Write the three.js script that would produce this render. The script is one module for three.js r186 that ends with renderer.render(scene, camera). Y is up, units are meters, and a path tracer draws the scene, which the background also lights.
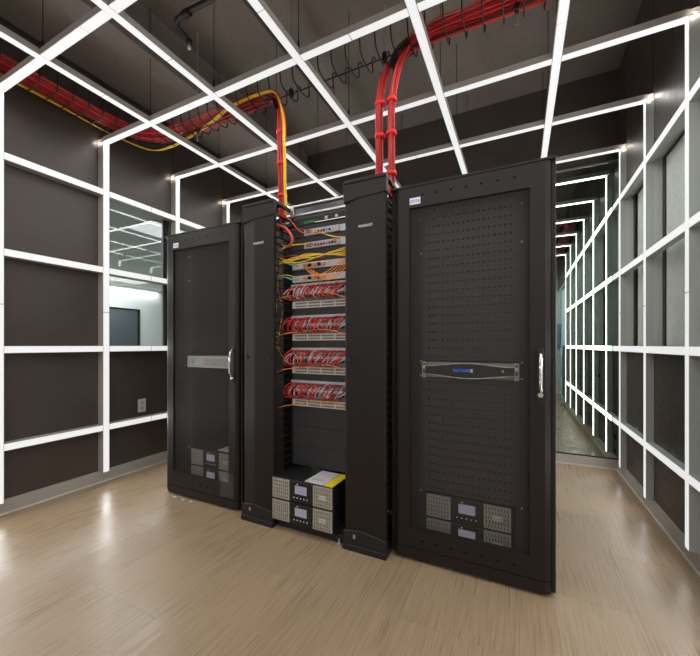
import * as THREE from 'three';
import { mergeGeometries } from 'three/addons/utils/BufferGeometryUtils.js';
import { RoundedBoxGeometry } from 'three/addons/geometries/RoundedBoxGeometry.js';
import { RectAreaLightUniformsLib } from 'three/addons/lights/RectAreaLightUniformsLib.js';
import { FontLoader } from 'three/addons/loaders/FontLoader.js';
import { TextGeometry } from 'three/addons/geometries/TextGeometry.js';

// ---------------------------------------------------------------- camera, light levels, exposure
const scene = new THREE.Scene();
scene.background = new THREE.Color(0.02, 0.021, 0.022);
const F = 346.83;                                       // focal length in pixels of the 700 x 656 frame
const camera = new THREE.PerspectiveCamera(2 * Math.atan(328 / F) * 180 / Math.PI, 700 / 656, 0.02, 60);
camera.position.set(0, 1.148, 0);
camera.rotation.y = THREE.MathUtils.degToRad(26.0);
camera.setViewOffset(700, 656, 0, -17.15, 700, 656);    // lens shift: the horizon lies a little below the middle
scene.add(camera);
const renderer = new THREE.WebGLRenderer({ antialias: true });
renderer.toneMapping = THREE.LinearToneMapping;
renderer.toneMappingExposure = 1.0;
renderer.shadowMap.enabled = true;
RectAreaLightUniformsLib.init();
const STRIP_LIGHT = 9.5;       // radiance of the LED strips
const OFFICE_LIGHT = 24.0;      // ceiling panels of the office behind the window
const UNSEEN_PANEL_LIGHT = 14.0;    // unseen ceiling panels behind the camera, lighting the cabinet fronts

// ---------------------------------------------------------------- helpers
let seed = 12345;
function rnd() { seed = (seed + 0x6D2B79F5) | 0; let t = Math.imul(seed ^ (seed >>> 15), 1 | seed); t = (t + Math.imul(t ^ (t >>> 7), 61 | t)) ^ t; return ((t ^ (t >>> 14)) >>> 0) / 4294967296; }
const rr = (a, b) => a + (b - a) * rnd();
const V = (x, y, z) => new THREE.Vector3(x, y, z);
const taken = {};
function numbered(n) { if (!(n in taken)) { taken[n] = 0; return n; } taken[n]++; return n + '_' + String(taken[n]).padStart(3, '0'); }
function metreUV(g) {                                    // uv in metres, by the way each face points
  if (g.index) g = g.toNonIndexed();
  const p = g.attributes.position, uv = new Float32Array(p.count * 2);
  const a = V(), b = V(), c = V();
  for (let i = 0; i < p.count; i += 3) {
    a.fromBufferAttribute(p, i); b.fromBufferAttribute(p, i + 1); c.fromBufferAttribute(p, i + 2);
    const n = b.clone().sub(a).cross(c.clone().sub(a)); const x = Math.abs(n.x), y = Math.abs(n.y), z = Math.abs(n.z);
    [a, b, c].forEach((q, k) => { const j = (i + k) * 2;
      if (y >= x && y >= z) { uv[j] = q.x; uv[j + 1] = q.z; } else if (x >= z) { uv[j] = q.z; uv[j + 1] = q.y; } else { uv[j] = q.x; uv[j + 1] = q.y; } });
  }
  g.setAttribute('uv', new THREE.BufferAttribute(uv, 2));
  return g;
}
const bx = (x0, x1, y0, y1, z0, z1) => { const g = new THREE.BoxGeometry(x1 - x0, y1 - y0, z1 - z0); g.translate((x0 + x1) / 2, (y0 + y1) / 2, (z0 + z1) / 2); return metreUV(g); };
const rbx = (x0, x1, y0, y1, z0, z1, r = 0.004, s = 2) => { const g = new RoundedBoxGeometry(x1 - x0, y1 - y0, z1 - z0, s, r); g.translate((x0 + x1) / 2, (y0 + y1) / 2, (z0 + z1) / 2); return metreUV(g); };
const cyl = (r, l, axis, x, y, z, seg = 12, r2 = r) => { const g = new THREE.CylinderGeometry(r2, r, l, seg); if (axis === 'x') g.rotateZ(Math.PI / 2); if (axis === 'z') g.rotateX(Math.PI / 2); g.translate(x, y, z); return metreUV(g); };
const tube = (pts, r, n = 24, rad = 6, tension = 0.5) => metreUV0(new THREE.TubeGeometry(new THREE.CatmullRomCurve3(pts, false, 'centripetal', tension), n, r, rad, false));
const metreUV0 = g => g.toNonIndexed();
const prismY = (pts, y0, y1) => {                        // outline in x,z swept upwards
  const s = new THREE.Shape(pts.map(([x, z]) => new THREE.Vector2(x, -z)));
  const g = new THREE.ExtrudeGeometry(s, { depth: y1 - y0, bevelEnabled: false }); g.rotateX(-Math.PI / 2); g.translate(0, y0, 0); return metreUV(g);
};
const prismZ = (shape, z0, z1, bevel = 0) => { const g = new THREE.ExtrudeGeometry(shape, { depth: z1 - z0 - 2 * bevel, bevelEnabled: bevel > 0, bevelSize: bevel, bevelThickness: bevel, bevelSegments: 1, curveSegments: 4 }); g.translate(0, 0, z0 + bevel); return metreUV(g); };
const rect = (x0, x1, y0, y1) => new THREE.Shape([[x0, y0], [x1, y0], [x1, y1], [x0, y1]].map(q => new THREE.Vector2(...q)));
const hole = (x0, x1, y0, y1) => new THREE.Path([[x0, y0], [x0, y1], [x1, y1], [x1, y0]].map(q => new THREE.Vector2(...q)));
function merge(list) {
  list = list.map(g => { const o = g.index ? g.toNonIndexed() : g; for (const k of Object.keys(o.attributes)) if (!['position', 'normal', 'uv'].includes(k)) o.deleteAttribute(k); return o; });
  return list.length === 1 ? list[0] : mergeGeometries(list);
}
function mesh(name, geo, mat, parent = scene) {
  const m = new THREE.Mesh(Array.isArray(geo) ? merge(geo) : geo, mat);
  m.name = parent === scene ? numbered(name) : name; m.castShadow = m.receiveShadow = true; parent.add(m); return m;
}
function tag(o, label, category, group) { o.userData.label = label; o.userData.category = category; if (group) o.userData.group = group; return o; }
function thing(name, label, category, pos = [0, 0, 0], group) { const g = new THREE.Group(); g.name = numbered(name); g.position.set(...pos); scene.add(g); return tag(g, label, category, group); }
function struct(name, geo, mat, parent = scene) { const m = mesh(name, geo, mat, parent); if (parent === scene) m.userData.kind = 'structure'; return m; }
function copyOf(o, pos, label) { const c = o.clone(); c.name = numbered(o.name.replace(/_\d{3}$/, '')); c.position.set(...pos); c.userData = { ...o.userData }; if (label) c.userData.label = label; scene.add(c); return c; }
function rectLight(at, axis, normal, len, wid, intensity, color = 0xffffff) {
  const l = new THREE.RectAreaLight(color, intensity, len, wid);
  const zv = normal.clone().negate(), xv = axis.clone(), yv = zv.clone().cross(xv);
  l.quaternion.setFromRotationMatrix(new THREE.Matrix4().makeBasis(xv, yv, zv)); l.position.copy(at); scene.add(l); return l;
}

// ---------------------------------------------------------------- procedural textures
function noiseTexture(size, fn, srgb) {
  const d = new Uint8Array(size * size * 4);
  for (let y = 0; y < size; y++) for (let x = 0; x < size; x++) { const c = fn(x / size, y / size); const i = (y * size + x) * 4; for (let k = 0; k < 3; k++) d[i + k] = Math.max(0, Math.min(255, c[k])); d[i + 3] = 255; }
  const t = new THREE.DataTexture(d, size, size); t.wrapS = t.wrapT = THREE.RepeatWrapping; t.magFilter = THREE.LinearFilter; t.minFilter = THREE.LinearMipmapLinearFilter; t.generateMipmaps = true;
  if (srgb) t.colorSpace = THREE.SRGBColorSpace; t.needsUpdate = true; return t;
}
function lattice(n, m) { const a = new Float32Array(n * m); for (let i = 0; i < a.length; i++) a[i] = rnd(); return (u, v) => {       // tiling value noise
  const x = u * n, y = v * m, xi = Math.floor(x), yi = Math.floor(y), fx = x - xi, fy = y - yi, s = t => t * t * (3 - 2 * t), g = (i, j) => a[((j % m + m) % m) * n + (i % n + n) % n];
  const p = g(xi, yi) * (1 - s(fx)) + g(xi + 1, yi) * s(fx), q = g(xi, yi + 1) * (1 - s(fx)) + g(xi + 1, yi + 1) * s(fx); return p * (1 - s(fy)) + q * s(fy); }; }
const f1 = lattice(512, 11), f2 = lattice(341, 8), f3 = lattice(128, 6), f4 = lattice(5, 5), f5 = lattice(480, 17);
const floorMap = noiseTexture(1024, (u, v) => { const s = (f1(u, v) - 0.5) * 0.10 + (f2(u, v) - 0.5) * 0.07 + (f3(u, v) - 0.5) * 0.02 + (f4(u, v) - 0.5) * 0.05 + (f5(u, v) - 0.5) * 0.10; return [156 * (1 + s), 133 * (1 + s), 106 * (1 + s * 1.05)]; }, true);
floorMap.repeat.set(1 / 1.3, 1 / 1.3);
const floorRough = noiseTexture(512, (u, v) => { const s = 96 + 60 * (f2(u, v) - 0.5) + 40 * (f4(u, v) - 0.5); return [s, s, s]; });
floorRough.repeat.set(1 / 1.3, 1 / 1.3);
const g1 = lattice(220, 220), g2 = lattice(40, 40), g3 = lattice(5, 5);
const paintMap = noiseTexture(512, (u, v) => { const s = 236 + 26 * (g1(u, v) - 0.5) + 10 * (g2(u, v) - 0.5) + 12 * (g3(u, v) - 0.5); return [s, s, s]; }, true);
const paintRough = noiseTexture(256, (u, v) => { const s = 190 + 60 * (g2(u, v) - 0.5) + 60 * (g3(u, v) - 0.5); return [s, s, s]; });
const hexHoles = noiseTexture(128, (u, v) => { let d = 9; for (const [cx, cy] of [[0, 0], [1, 0], [0, 1], [1, 1], [.5, .5]]) d = Math.min(d, Math.hypot((u - cx), (v - cy) * 1.732)); const s = d < 0.43 ? 0 : 255; return [s, s, s]; });
hexHoles.repeat.set(1 / 0.007, 1 / (0.007 * 1.732));
function canvasTex(w, h, draw) { const c = document.createElement('canvas'); c.width = w; c.height = h; draw(c.getContext('2d'), w, h); const t = new THREE.CanvasTexture(c); t.colorSpace = THREE.SRGBColorSpace; t.magFilter = THREE.LinearFilter; return t; }

// ---------------------------------------------------------------- materials
const S = o => new THREE.MeshStandardMaterial(o);
const L = (r, g, b) => new THREE.Color().setRGB(r, g, b);
const M = {
  floor: S({ map: floorMap, roughness: 0.95, roughnessMap: floorRough }),
  panel: S({ color: L(0.078, 0.0585, 0.0485), map: paintMap, roughness: 0.62, roughnessMap: paintRough }),
  slab: S({ color: L(0.25, 0.205, 0.172), map: paintMap, roughness: 0.9 }),
  core: S({ color: L(0.085, 0.066, 0.055), roughness: 0.9 }),
  housing: S({ color: L(0.50, 0.46, 0.41), roughness: 0.45, metalness: 0.2 }),
  housingGrey: S({ color: L(0.56, 0.59, 0.56), roughness: 0.45, metalness: 0.2 }),
  glow: S({ color: L(0.3, 0.3, 0.3), emissive: 0xffffff, emissiveIntensity: 0.74, roughness: 0.5 }),
  base: S({ color: L(0.42, 0.39, 0.34), roughness: 0.4 }),
  baseTrim: S({ color: L(0.66, 0.63, 0.57), roughness: 0.35 }),
  mirror: S({ color: L(0.50, 0.57, 0.53), roughness: 0.015, metalness: 1 }),
  rack: new THREE.MeshPhysicalMaterial({ color: L(0.0185, 0.0140, 0.0122), map: paintMap, roughness: 0.42, specularIntensity: 0.55 }),
  rackDark: S({ color: L(0.012, 0.011, 0.011), roughness: 0.6 }),
  rackPlastic: new THREE.MeshPhysicalMaterial({ color: L(0.016, 0.0145, 0.014), roughness: 0.36, specularIntensity: 0.7 }),
  perf: S({ color: L(0.052, 0.041, 0.037), roughness: 0.5, alphaMap: hexHoles, alphaTest: 0.5, side: THREE.DoubleSide }),
  blank: new THREE.MeshPhysicalMaterial({ color: L(0.046, 0.044, 0.045), map: paintMap, roughness: 0.5, specularIntensity: 0.6 }),
  silver: S({ color: L(0.60, 0.60, 0.60), roughness: 0.3, metalness: 0.85 }),
  chrome: S({ color: L(0.80, 0.78, 0.74), roughness: 0.12, metalness: 1 }),
  device: S({ color: L(0.46, 0.45, 0.43), roughness: 0.45 }),
  deviceWhite: S({ color: L(0.62, 0.60, 0.57), roughness: 0.45 }),
  deviceGrey: S({ color: L(0.20, 0.19, 0.21), roughness: 0.4 }),
  bracket: S({ color: L(0.55, 0.62, 0.64), roughness: 0.4 }),
  glossGrey: S({ color: L(0.08, 0.072, 0.09), roughness: 0.16 }),
  beige: S({ color: L(0.34, 0.315, 0.26), roughness: 0.5 }),
  beigeLight: S({ color: L(0.74, 0.70, 0.61), roughness: 0.5 }),
  port: new THREE.MeshPhysicalMaterial({ color: L(0.003, 0.003, 0.003), roughness: 0.9, specularIntensity: 0.1 }),
  screen: S({ color: L(0.10, 0.09, 0.12), emissive: L(0.46, 0.43, 0.54), emissiveIntensity: 0.38, roughness: 0.2 }),
  button: S({ color: L(0.5, 0.62, 0.72), roughness: 0.4 }),
  ledGreen: S({ color: L(0.3, 0.6, 0.05), emissive: L(0.35, 0.6, 0.05), emissiveIntensity: 0.8, roughness: 0.4 }),
  ledBlue: S({ color: L(0.02, 0.08, 0.5), emissive: L(0.03, 0.1, 0.7), emissiveIntensity: 0.8, roughness: 0.4 }),
  portBlue: S({ color: L(0.03, 0.07, 0.22), roughness: 0.4 }),
  green: S({ color: L(0.01, 0.22, 0.05), roughness: 0.5 }),
  red: S({ color: L(0.58, 0.022, 0.022), roughness: 0.45 }),
  redB: S({ color: L(0.46, 0.014, 0.016), roughness: 0.45 }),
  redC: S({ color: L(0.68, 0.05, 0.045), roughness: 0.45 }),
  tie: S({ color: L(0.80, 0.012, 0.010), roughness: 0.6 }),
  crimson: S({ color: L(0.45, 0.015, 0.06), roughness: 0.45 }),
  coral: S({ color: L(0.75, 0.10, 0.06), roughness: 0.45 }),
  yellow: S({ color: L(0.80, 0.52, 0.01), roughness: 0.45 }),
  orange: S({ color: L(0.85, 0.26, 0.02), roughness: 0.45 }),
  aqua: S({ color: L(0.15, 0.55, 0.55), roughness: 0.45 }),
  greyCable: S({ color: L(0.66, 0.67, 0.70), roughness: 0.45 }),
  blackCable: S({ color: L(0.02, 0.02, 0.02), roughness: 0.5 }),
  wire: S({ color: L(0.012, 0.011, 0.011), roughness: 0.4 }),
  paper: S({ color: L(0.62, 0.60, 0.60), roughness: 0.8 }),
  yellowPaper: S({ color: L(0.80, 0.60, 0.01), roughness: 0.7 }),
  jamb: S({ color: L(0.66, 0.67, 0.61), roughness: 0.5 }),
  frameBlack: S({ color: L(0.012, 0.011, 0.012), roughness: 0.4 }),
  shade: S({ color: L(0.70, 0.74, 0.68), map: paintMap, roughness: 0.85 }),
  paleShade: S({ color: L(0.78, 0.84, 0.84), roughness: 0.7 }),
  glass: new THREE.MeshPhysicalMaterial({ color: L(0.90, 0.94, 0.92), transmission: 1, roughness: 0.0, ior: 1.5, thickness: 0 }),
  doorGlass: new THREE.MeshPhysicalMaterial({ color: L(0.85, 0.95, 0.93), transmission: 1, roughness: 0.0, ior: 1.5, thickness: 0 }),
  glassEdge: S({ color: L(0.05, 0.32, 0.34), roughness: 0.2 }),
  officeWall: S({ color: L(0.70, 0.72, 0.72), roughness: 0.8 }),
  officeCeiling: S({ color: L(0.70, 0.74, 0.71), roughness: 0.9 }),
  officeFloor: S({ color: L(0.55, 0.55, 0.55), roughness: 0.8 }),
  officeDoor: S({ color: L(0.085, 0.10, 0.115), roughness: 0.45 }),
  plate: S({ color: L(0.60, 0.57, 0.52), roughness: 0.4 }),
  copper: S({ color: L(0.55, 0.30, 0.18), roughness: 0.35, metalness: 0.7 }),
  film: S({ color: L(0.45, 0.42, 0.40), roughness: 0.3, transparent: true, opacity: 0.10, side: THREE.DoubleSide }),
};
const labelMap = canvasTex(128, 64, (c, w, h) => { c.fillStyle = '#e9ebee'; c.fillRect(0, 0, w, h); c.fillStyle = '#1a48b8'; c.font = 'bold 46px sans-serif'; c.textAlign = 'center'; c.textBaseline = 'middle'; c.fillText('EATON', w / 2, h / 2 + 2, 120); });
M.planks = [1, 0.975, 0.95].map(k => S({ color: L(k, k, k), map: floorMap, roughness: 0.95, roughnessMap: floorRough }));
M.label = S({ map: labelMap, roughness: 0.4 });
M.labelSmall = S({ map: canvasTex(128, 80, (c, w, h) => { c.fillStyle = '#c9bda4'; c.fillRect(0, 0, w, h); c.fillStyle = '#2f8fc4'; c.font = 'bold 38px sans-serif'; c.textAlign = 'center'; c.textBaseline = 'middle'; c.fillText('EATON', w / 2, h / 2 + 2, 112); }), roughness: 0.4 });
const font = await new FontLoader().loadAsync('fonts/droid/droid_sans_bold.typeface.json');
function text(str, size, depth, x, y, z) { const g = new TextGeometry(str, { font, size, depth, curveSegments: 3, bevelEnabled: false }); g.translate(x, y, z); return g.index ? g.toNonIndexed() : g; }

// ---------------------------------------------------------------- the room: planes and grid measured off the photograph
const XL = -3.15, XR = 0.822, ZB = -3.95, ZF = 1.6, YC = 3.7;      // wall faces, mirror plane, wall behind the camera, slab
const SL = -3.078, SR = 0.777;                                    // faces of the wall strips
const YG = 2.825;                                                 // underside of the ceiling light grid
const ROWS = [-0.375, -1.04, -1.70, -2.37, -3.04, -3.70];
const LONG = [-2.515, -1.85, -1.166, -0.478, 0.199];
const RAILS = [0.466, 1.118, 1.768, 2.41];
const nth = ['first', 'second', 'third', 'fourth', 'fifth', 'sixth'];
const SW = 0.044;                                                 // width of a lit face

const floor = struct('floor', bx(XL - 0.3, XR + 0.4, -0.1, -0.004, ZB - 0.2, ZF + 0.1), M.core);
const PW = 0.457, PL = 0.914;                                     // vinyl planks laid lengthwise with hairline joints
for (let i = 0, x = XL - 0.05; x < XR + 0.05; i++, x += PW) for (let z = ZB - 0.15 - (i % 2 ? PL / 2 : 0) - 0.05; z < ZF; z += PL) {
  const g = bx(x + 0.0003, x + PW - 0.0003, -0.004, 0, z + 0.0003, z + PL - 0.0003), uv = g.attributes.uv, du = rnd(), dv = rnd(); for (let k = 0; k < uv.count; k++) uv.setXY(k, uv.getX(k) + du, uv.getY(k) + dv);
  struct('plank', g, M.planks[(i * 2 + Math.round(z / PL)) % 3 < 0 ? 0 : ((i * 2 + Math.round(z / PL)) % 3 + 3) % 3], floor);
}
struct('ceiling', bx(XL - 0.3, XR + 0.4, YC, YC + 0.15, ZB - 0.2, ZF + 0.1), M.slab);

// left wall: core with one window opening, and brown panels bay by bay
const WY0 = 1.10, WY1 = 2.43, WIN = [[-2.325, -1.735], [-2.995, -2.405]];      // two interior windows
const cx0 = XL - 0.10, cx1 = XL - 0.012;
const wallLeft = struct('wall_left', [bx(cx0, cx1, 0, WY0, ZB - 0.2, ZF), bx(cx0, cx1, WY1, YC, ZB - 0.2, ZF), bx(cx0, cx1, WY0, WY1, ZB - 0.2, WIN[1][0]), bx(cx0, cx1, WY0, WY1, WIN[1][1], WIN[0][0]), bx(cx0, cx1, WY0, WY1, WIN[0][1], ZF)], M.core);
const bayZ = [ZF, ...ROWS, ZB];
const rowsY = [0.095, ...RAILS, YC];
for (let b = 0; b < bayZ.length - 1; b++) for (let r = 0; r < rowsY.length - 1; r++) {
  if ((b === 3 || b === 4) && (r === 2 || r === 3)) continue;
  struct('panel', rbx(XL - 0.012, XL, rowsY[r] + 0.003, rowsY[r + 1] - 0.003, bayZ[b + 1] + 0.003, bayZ[b] - 0.003, 0.002, 1), M.panel, wallLeft);
}
for (const [a, b] of [[WIN[0][1], ROWS[2] - 0.003], [ROWS[3] + 0.003, WIN[0][0]], [WIN[1][1], ROWS[3] - 0.003], [ROWS[4] + 0.003, WIN[1][0]]]) struct('panel', bx(XL - 0.012, XL, WY0, WY1, a, b), M.panel, wallLeft);
// right wall: lower and upper panels, windows between
const wallRight = struct('wall_right', [bx(XR + 0.012, XR + 0.2, 0, 1.10, ZB - 0.2, ZF), bx(XR + 0.012, XR + 0.2, 2.425, YC, ZB - 0.2, ZF), bx(XR + 0.16, XR + 0.2, 1.10, 2.425, ZB - 0.2, ZF)], M.core);
for (let b = 0; b < bayZ.length - 1; b++) for (const r of [0, 1, 4])
  struct('panel', rbx(XR, XR + 0.012, rowsY[r] + 0.003, rowsY[r + 1] - 0.003, bayZ[b + 1] + 0.003, bayZ[b] - 0.003, 0.002, 1), M.panel, wallRight);
for (let b = 0; b < bayZ.length - 1; b++) {                       // one shaded window per bay
  const z0 = bayZ[b + 1], z1 = bayZ[b];
  struct('jamb', bx(XR - 0.001, XR + 0.044, 1.115, 2.412, z0 - 0.021, z0 + 0.024), M.jamb, wallRight);
  const w = new THREE.Group(); w.name = 'window_' + (b + 1); w.userData.kind = 'structure'; scene.add(w);
  const x0 = XR + 0.044;
  struct('window_frame', [bx(x0, x0 + 0.03, 1.10, 2.425, z0 + 0.024, z0 + 0.072), bx(x0, x0 + 0.03, 1.10, 2.425, z1 - 0.07, z1 - 0.021), bx(x0, x0 + 0.03, 1.10, 1.13, z0 + 0.072, z1 - 0.07), bx(x0, x0 + 0.03, 2.385, 2.425, z0 + 0.072, z1 - 0.07)], M.frameBlack, w);
  struct('pane', bx(x0 + 0.022, x0 + 0.026, 1.13, 2.385, z0 + 0.072, z1 - 0.07), M.glass, w);
  struct('roller_shade', bx(x0 + 0.006, x0 + 0.010, 1.13, 2.385, z0 + 0.074, z0 + 0.37), M.shade, w);
  struct('roller_shade', bx(x0 + 0.012, x0 + 0.016, 1.13, 2.385, z0 + 0.36, z1 - 0.072), M.paleShade, w);
  struct('window_head', bx(XR + 0.0, x0, 2.405, 2.425, z0 + 0.024, z1 - 0.021), M.jamb, w);
}
// back wall: dark core with a mirror-like glass sheet on a grey base
const wallBack = struct('wall_back', bx(XL - 0.2, XR + 0.2, 0, YC, ZB - 0.15, ZB - 0.012), M.core);
struct('mirror_glass', bx(XL, XR, 0.10, 2.84, ZB - 0.012, ZB), M.mirror, wallBack);
struct('glass_top_channel', bx(XL, XR, 2.84, 2.858, ZB - 0.012, ZB + 0.004), M.silver, wallBack);
struct('glass_bottom_channel', bx(XL, XR, 0.088, 0.105, ZB - 0.012, ZB + 0.003), M.frameBlack, wallBack);
// wall behind the camera
const wallFront = struct('wall_front', bx(XL - 0.2, XR + 0.2, 0, YC, ZF, ZF + 0.12), M.officeWall);
// skirting
const skirt = (name, geo, trim) => { const b = struct(name, geo, M.base); struct('floor_trim', trim, M.baseTrim, b); };
skirt('baseboard_left', bx(XL - 0.01, XL + 0.012, 0.012, 0.098, ZB + 0.02, ZF), bx(XL, XL + 0.018, 0, 0.012, ZB + 0.02, ZF));
skirt('baseboard_right', bx(XR - 0.014, XR + 0.01, 0.012, 0.098, ZB + 0.02, ZF), bx(XR - 0.02, XR, 0, 0.012, ZB + 0.02, ZF));
skirt('baseboard_back', bx(XL + 0.012, XR - 0.014, 0.012, 0.09, ZB - 0.01, ZB + 0.012), bx(XL + 0.012, XR - 0.014, 0, 0.012, ZB, ZB + 0.018));

// interior window in the left wall and the office behind it
WIN.forEach(([z0, z1], k) => {
  const win = new THREE.Group(); win.name = 'window_' + (8 + k); win.userData.kind = 'structure'; scene.add(win);
  const a = XL - 0.06, b = XL - 0.02;
  struct('window_frame', [bx(a, b, WY1 - 0.022, WY1, z0, z1), bx(a, b, WY0, WY0 + 0.02, z0, z1), bx(a, b, WY0 + 0.02, WY1 - 0.022, z0, z0 + 0.018), bx(a, b, WY0 + 0.02, WY1 - 0.022, z1 - 0.02, z1), bx(a, b, 1.75, 1.785, z0 + 0.018, z1 - 0.02)], M.frameBlack, win);
  struct('pane', bx(XL - 0.045, XL - 0.039, WY0 + 0.02, 1.75, z0 + 0.018, z1 - 0.02), M.glass, win);
  struct('pane', bx(XL - 0.045, XL - 0.039, 1.785, WY1 - 0.022, z0 + 0.018, z1 - 0.02), M.glass, win);
  struct('reveal', [bx(cx0, a, WY0 + 0.002, WY1 - 0.002, z0 - 0.004, z0 + 0.003), bx(cx0, a, WY0 - 0.002, WY0 + 0.004, z0, z1)], M.jamb, win);
});
const OX = -9.15, OZ0 = -8.0, OZ1 = -0.8, OY = 2.65;
struct('floor_office', bx(OX, cx0, -0.1, 0, OZ0, OZ1), M.officeFloor);
struct('ceiling_office', bx(OX, cx0, OY, OY + 0.1, OZ0, OZ1), M.officeCeiling);
struct('wall_office_far', bx(OX - 0.1, OX, -0.1, OY + 0.1, OZ0 - 0.1, OZ1 + 0.1), M.officeWall);
struct('wall_office_back', bx(OX, cx0, -0.1, OY + 0.1, OZ0 - 0.1, OZ0), M.officeWall);
struct('wall_office_front', bx(OX, cx0, -0.1, OY + 0.1, OZ1, OZ1 + 0.1), M.officeWall);
const oDoor = struct('door_1', rbx(OX, OX + 0.05, 0, 2.06, -5.80, -4.85, 0.004, 1), M.officeDoor);
struct('door_frame', [bx(OX, OX + 0.06, 0, 2.10, -5.86, -5.80), bx(OX, OX + 0.06, 0, 2.10, -4.85, -4.79), bx(OX, OX + 0.06, 2.06, 2.10, -5.80, -4.85)], M.frameBlack, oDoor);
struct('door_handle', [cyl(0.012, 0.05, 'x', OX + 0.07, 1.05, -5.70), rbx(OX + 0.085, OX + 0.1, 1.04, 1.06, -5.71, -5.58, 0.004)], M.chrome, oDoor);
function officeLight(x0, x1, z0, z1, label) {
  const p = thing('ceiling_panel_light', label, 'ceiling light', [(x0 + x1) / 2, OY, (z0 + z1) / 2]); const w = x1 - x0, d = z1 - z0;
  mesh('frame', [bx(-w / 2 - 0.02, w / 2 + 0.02, -0.02, 0, -d / 2 - 0.02, -d / 2), bx(-w / 2 - 0.02, w / 2 + 0.02, -0.02, 0, d / 2, d / 2 + 0.02), bx(-w / 2 - 0.02, -w / 2, -0.02, 0, -d / 2, d / 2), bx(w / 2, w / 2 + 0.02, -0.02, 0, -d / 2, d / 2)], M.officeWall, p);
  mesh('diffuser', bx(-w / 2, w / 2, -0.012, 0, -d / 2, d / 2), M.glow, p);
  rectLight(V((x0 + x1) / 2, OY - 0.022, (z0 + z1) / 2), V(1, 0, 0), V(0, -1, 0), w, d, OFFICE_LIGHT);
}
officeLight(-4.47, -3.92, -3.25, -2.70, 'large white ceiling panel light in the office just behind the interior window');
officeLight(-8.45, -7.85, -5.35, -4.35, 'white ceiling panel light in the office above the dark door');
officeLight(-9.10, -9.02, -6.4, -4.0, 'slim white linear light where the office ceiling meets its far wall');

// ---------------------------------------------------------------- LED strips
// one strip: housing behind a lit face, the face cut into lengths with narrow joints; axis and normal are unit vectors
function strip(name, label, group, from, to, normal, depth, opts = {}) {
  const axis = to.clone().sub(from).normalize(), len = from.distanceTo(to), side = axis.clone().cross(normal);
  const t = thing(name, label, 'light strip', [from.x, from.y, from.z], group);
  const basis = new THREE.Matrix4().makeBasis(axis, normal, side);
  const cuts = (opts.cuts || []).slice(), pieces = opts.pieces || [[0, len]];
  const W = SW / 2 + 0.003;
  for (const [a, b] of pieces) {
    const hs = bx(a, b, -depth, -0.004, -W, W); hs.applyMatrix4(basis); mesh('housing', hs, opts.body || M.housing, t);
    const lip = merge([bx(a, b, -0.0045, -0.001, -W, -SW / 2), bx(a, b, -0.0045, -0.001, SW / 2, W)]); lip.applyMatrix4(basis); mesh('housing_lip', lip, opts.body || M.housing, t);
    let s = a;
    for (const c of [...cuts.filter(c => c > a && c < b), b]) {
      const e = c === b ? b : c - 0.0035; const d = bx(s, e, -0.004, 0, -SW / 2, SW / 2); d.applyMatrix4(basis); mesh('diffuser', d, M.glow, t); s = c + 0.0035;
    }
  }
  rectLight(from.clone().addScaledVector(axis, len / 2).addScaledVector(normal, opts.lift || 0.003), axis, normal, len, SW, STRIP_LIGHT);
  return t;
}
const longLabels = ['white LED strip running lengthwise on the ceiling beside the left wall', 'white LED strip running lengthwise on the ceiling above the left rack cabinet', 'white LED strip running lengthwise on the ceiling above the open equipment rack', 'white LED strip running lengthwise on the ceiling above the left edge of the right rack cabinet', 'white LED strip running lengthwise on the ceiling above the aisle along the right wall'];
LONG.forEach((x, i) => {
  const zs = 0.35, t = strip('ceiling_light_strip', longLabels[i], 'lengthwise ceiling light strips', V(x, YG, zs), V(x, YG, ZB + 0.03), V(0, -1, 0), 0.038, { cuts: [1.72, 2.46 + 0.11 * ((i * 3) % 4), 3.6] });
  for (const z of ROWS) mesh('hanger_rod', [cyl(0.0025, YC - YG - 0.06, 'y', 0, (YC - YG + 0.06) / 2, z - zs, 6), cyl(0.007, 0.05, 'y', 0, 0.085, z - zs, 8)], M.wire, t);
});
ROWS.forEach((z, i) => {
  const len = SR - SL, xs = LONG.map(x => x - SL), pieces = []; let a = 0;
  for (const x of [...xs, null]) { pieces.push([a, x === null ? len : x - SW / 2 - 0.004]); if (x !== null) a = x + SW / 2 + 0.004; }
  const t = strip('ceiling_cross_strip', `white LED strip crossing the ceiling between the side walls, ${nth[5 - i]} from the mirrored back wall`, 'crosswise ceiling light strips', V(SL, YG + 0.001, z), V(SR, YG + 0.001, z), V(0, -1, 0), 0.038, { pieces, cuts: [1.0, 2.25], lift: 0.0045 });
  // the beam runs on to the wall; its open end leaks a little light along the wall
  for (const [x0, x1] of [[XL - SL, 0], [len, len + XR - SR]]) {
    mesh('beam_end', bx(x0, x1, 0.010, 0.036, -0.02, 0.02), M.housing, t);
    const ex = x0 < 0 ? x0 + 0.022 : x1 - 0.022;
    mesh('end_light_leak', rbx(ex - 0.005, ex + 0.005, -0.003, 0.007, 0.022, 0.031, 0.002, 1), M.glow, t);  // glowing block, with a point light, stands in for the leaking light
    const p = new THREE.PointLight(0xfff4e6, 0.011, 2, 2); p.shadow.radius = 0.3; p.castShadow = true; p.position.set(SL + ex, YG + 0.002, z + 0.036); scene.add(p);
  }
});
const yTop = YG - 0.001, yBot = 0.098;
const leftPosts = ['upright LED strip at the entrance end of the left wall', 'upright LED strip on the left wall beside the large brown panels', 'upright LED strip on the left wall at the edge of the interior window', 'upright LED strip on the left wall rising just behind the left rack cabinet', 'second upright LED strip on the left wall from the mirrored back wall', 'upright LED strip on the left wall beside the mirrored back wall'];
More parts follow.
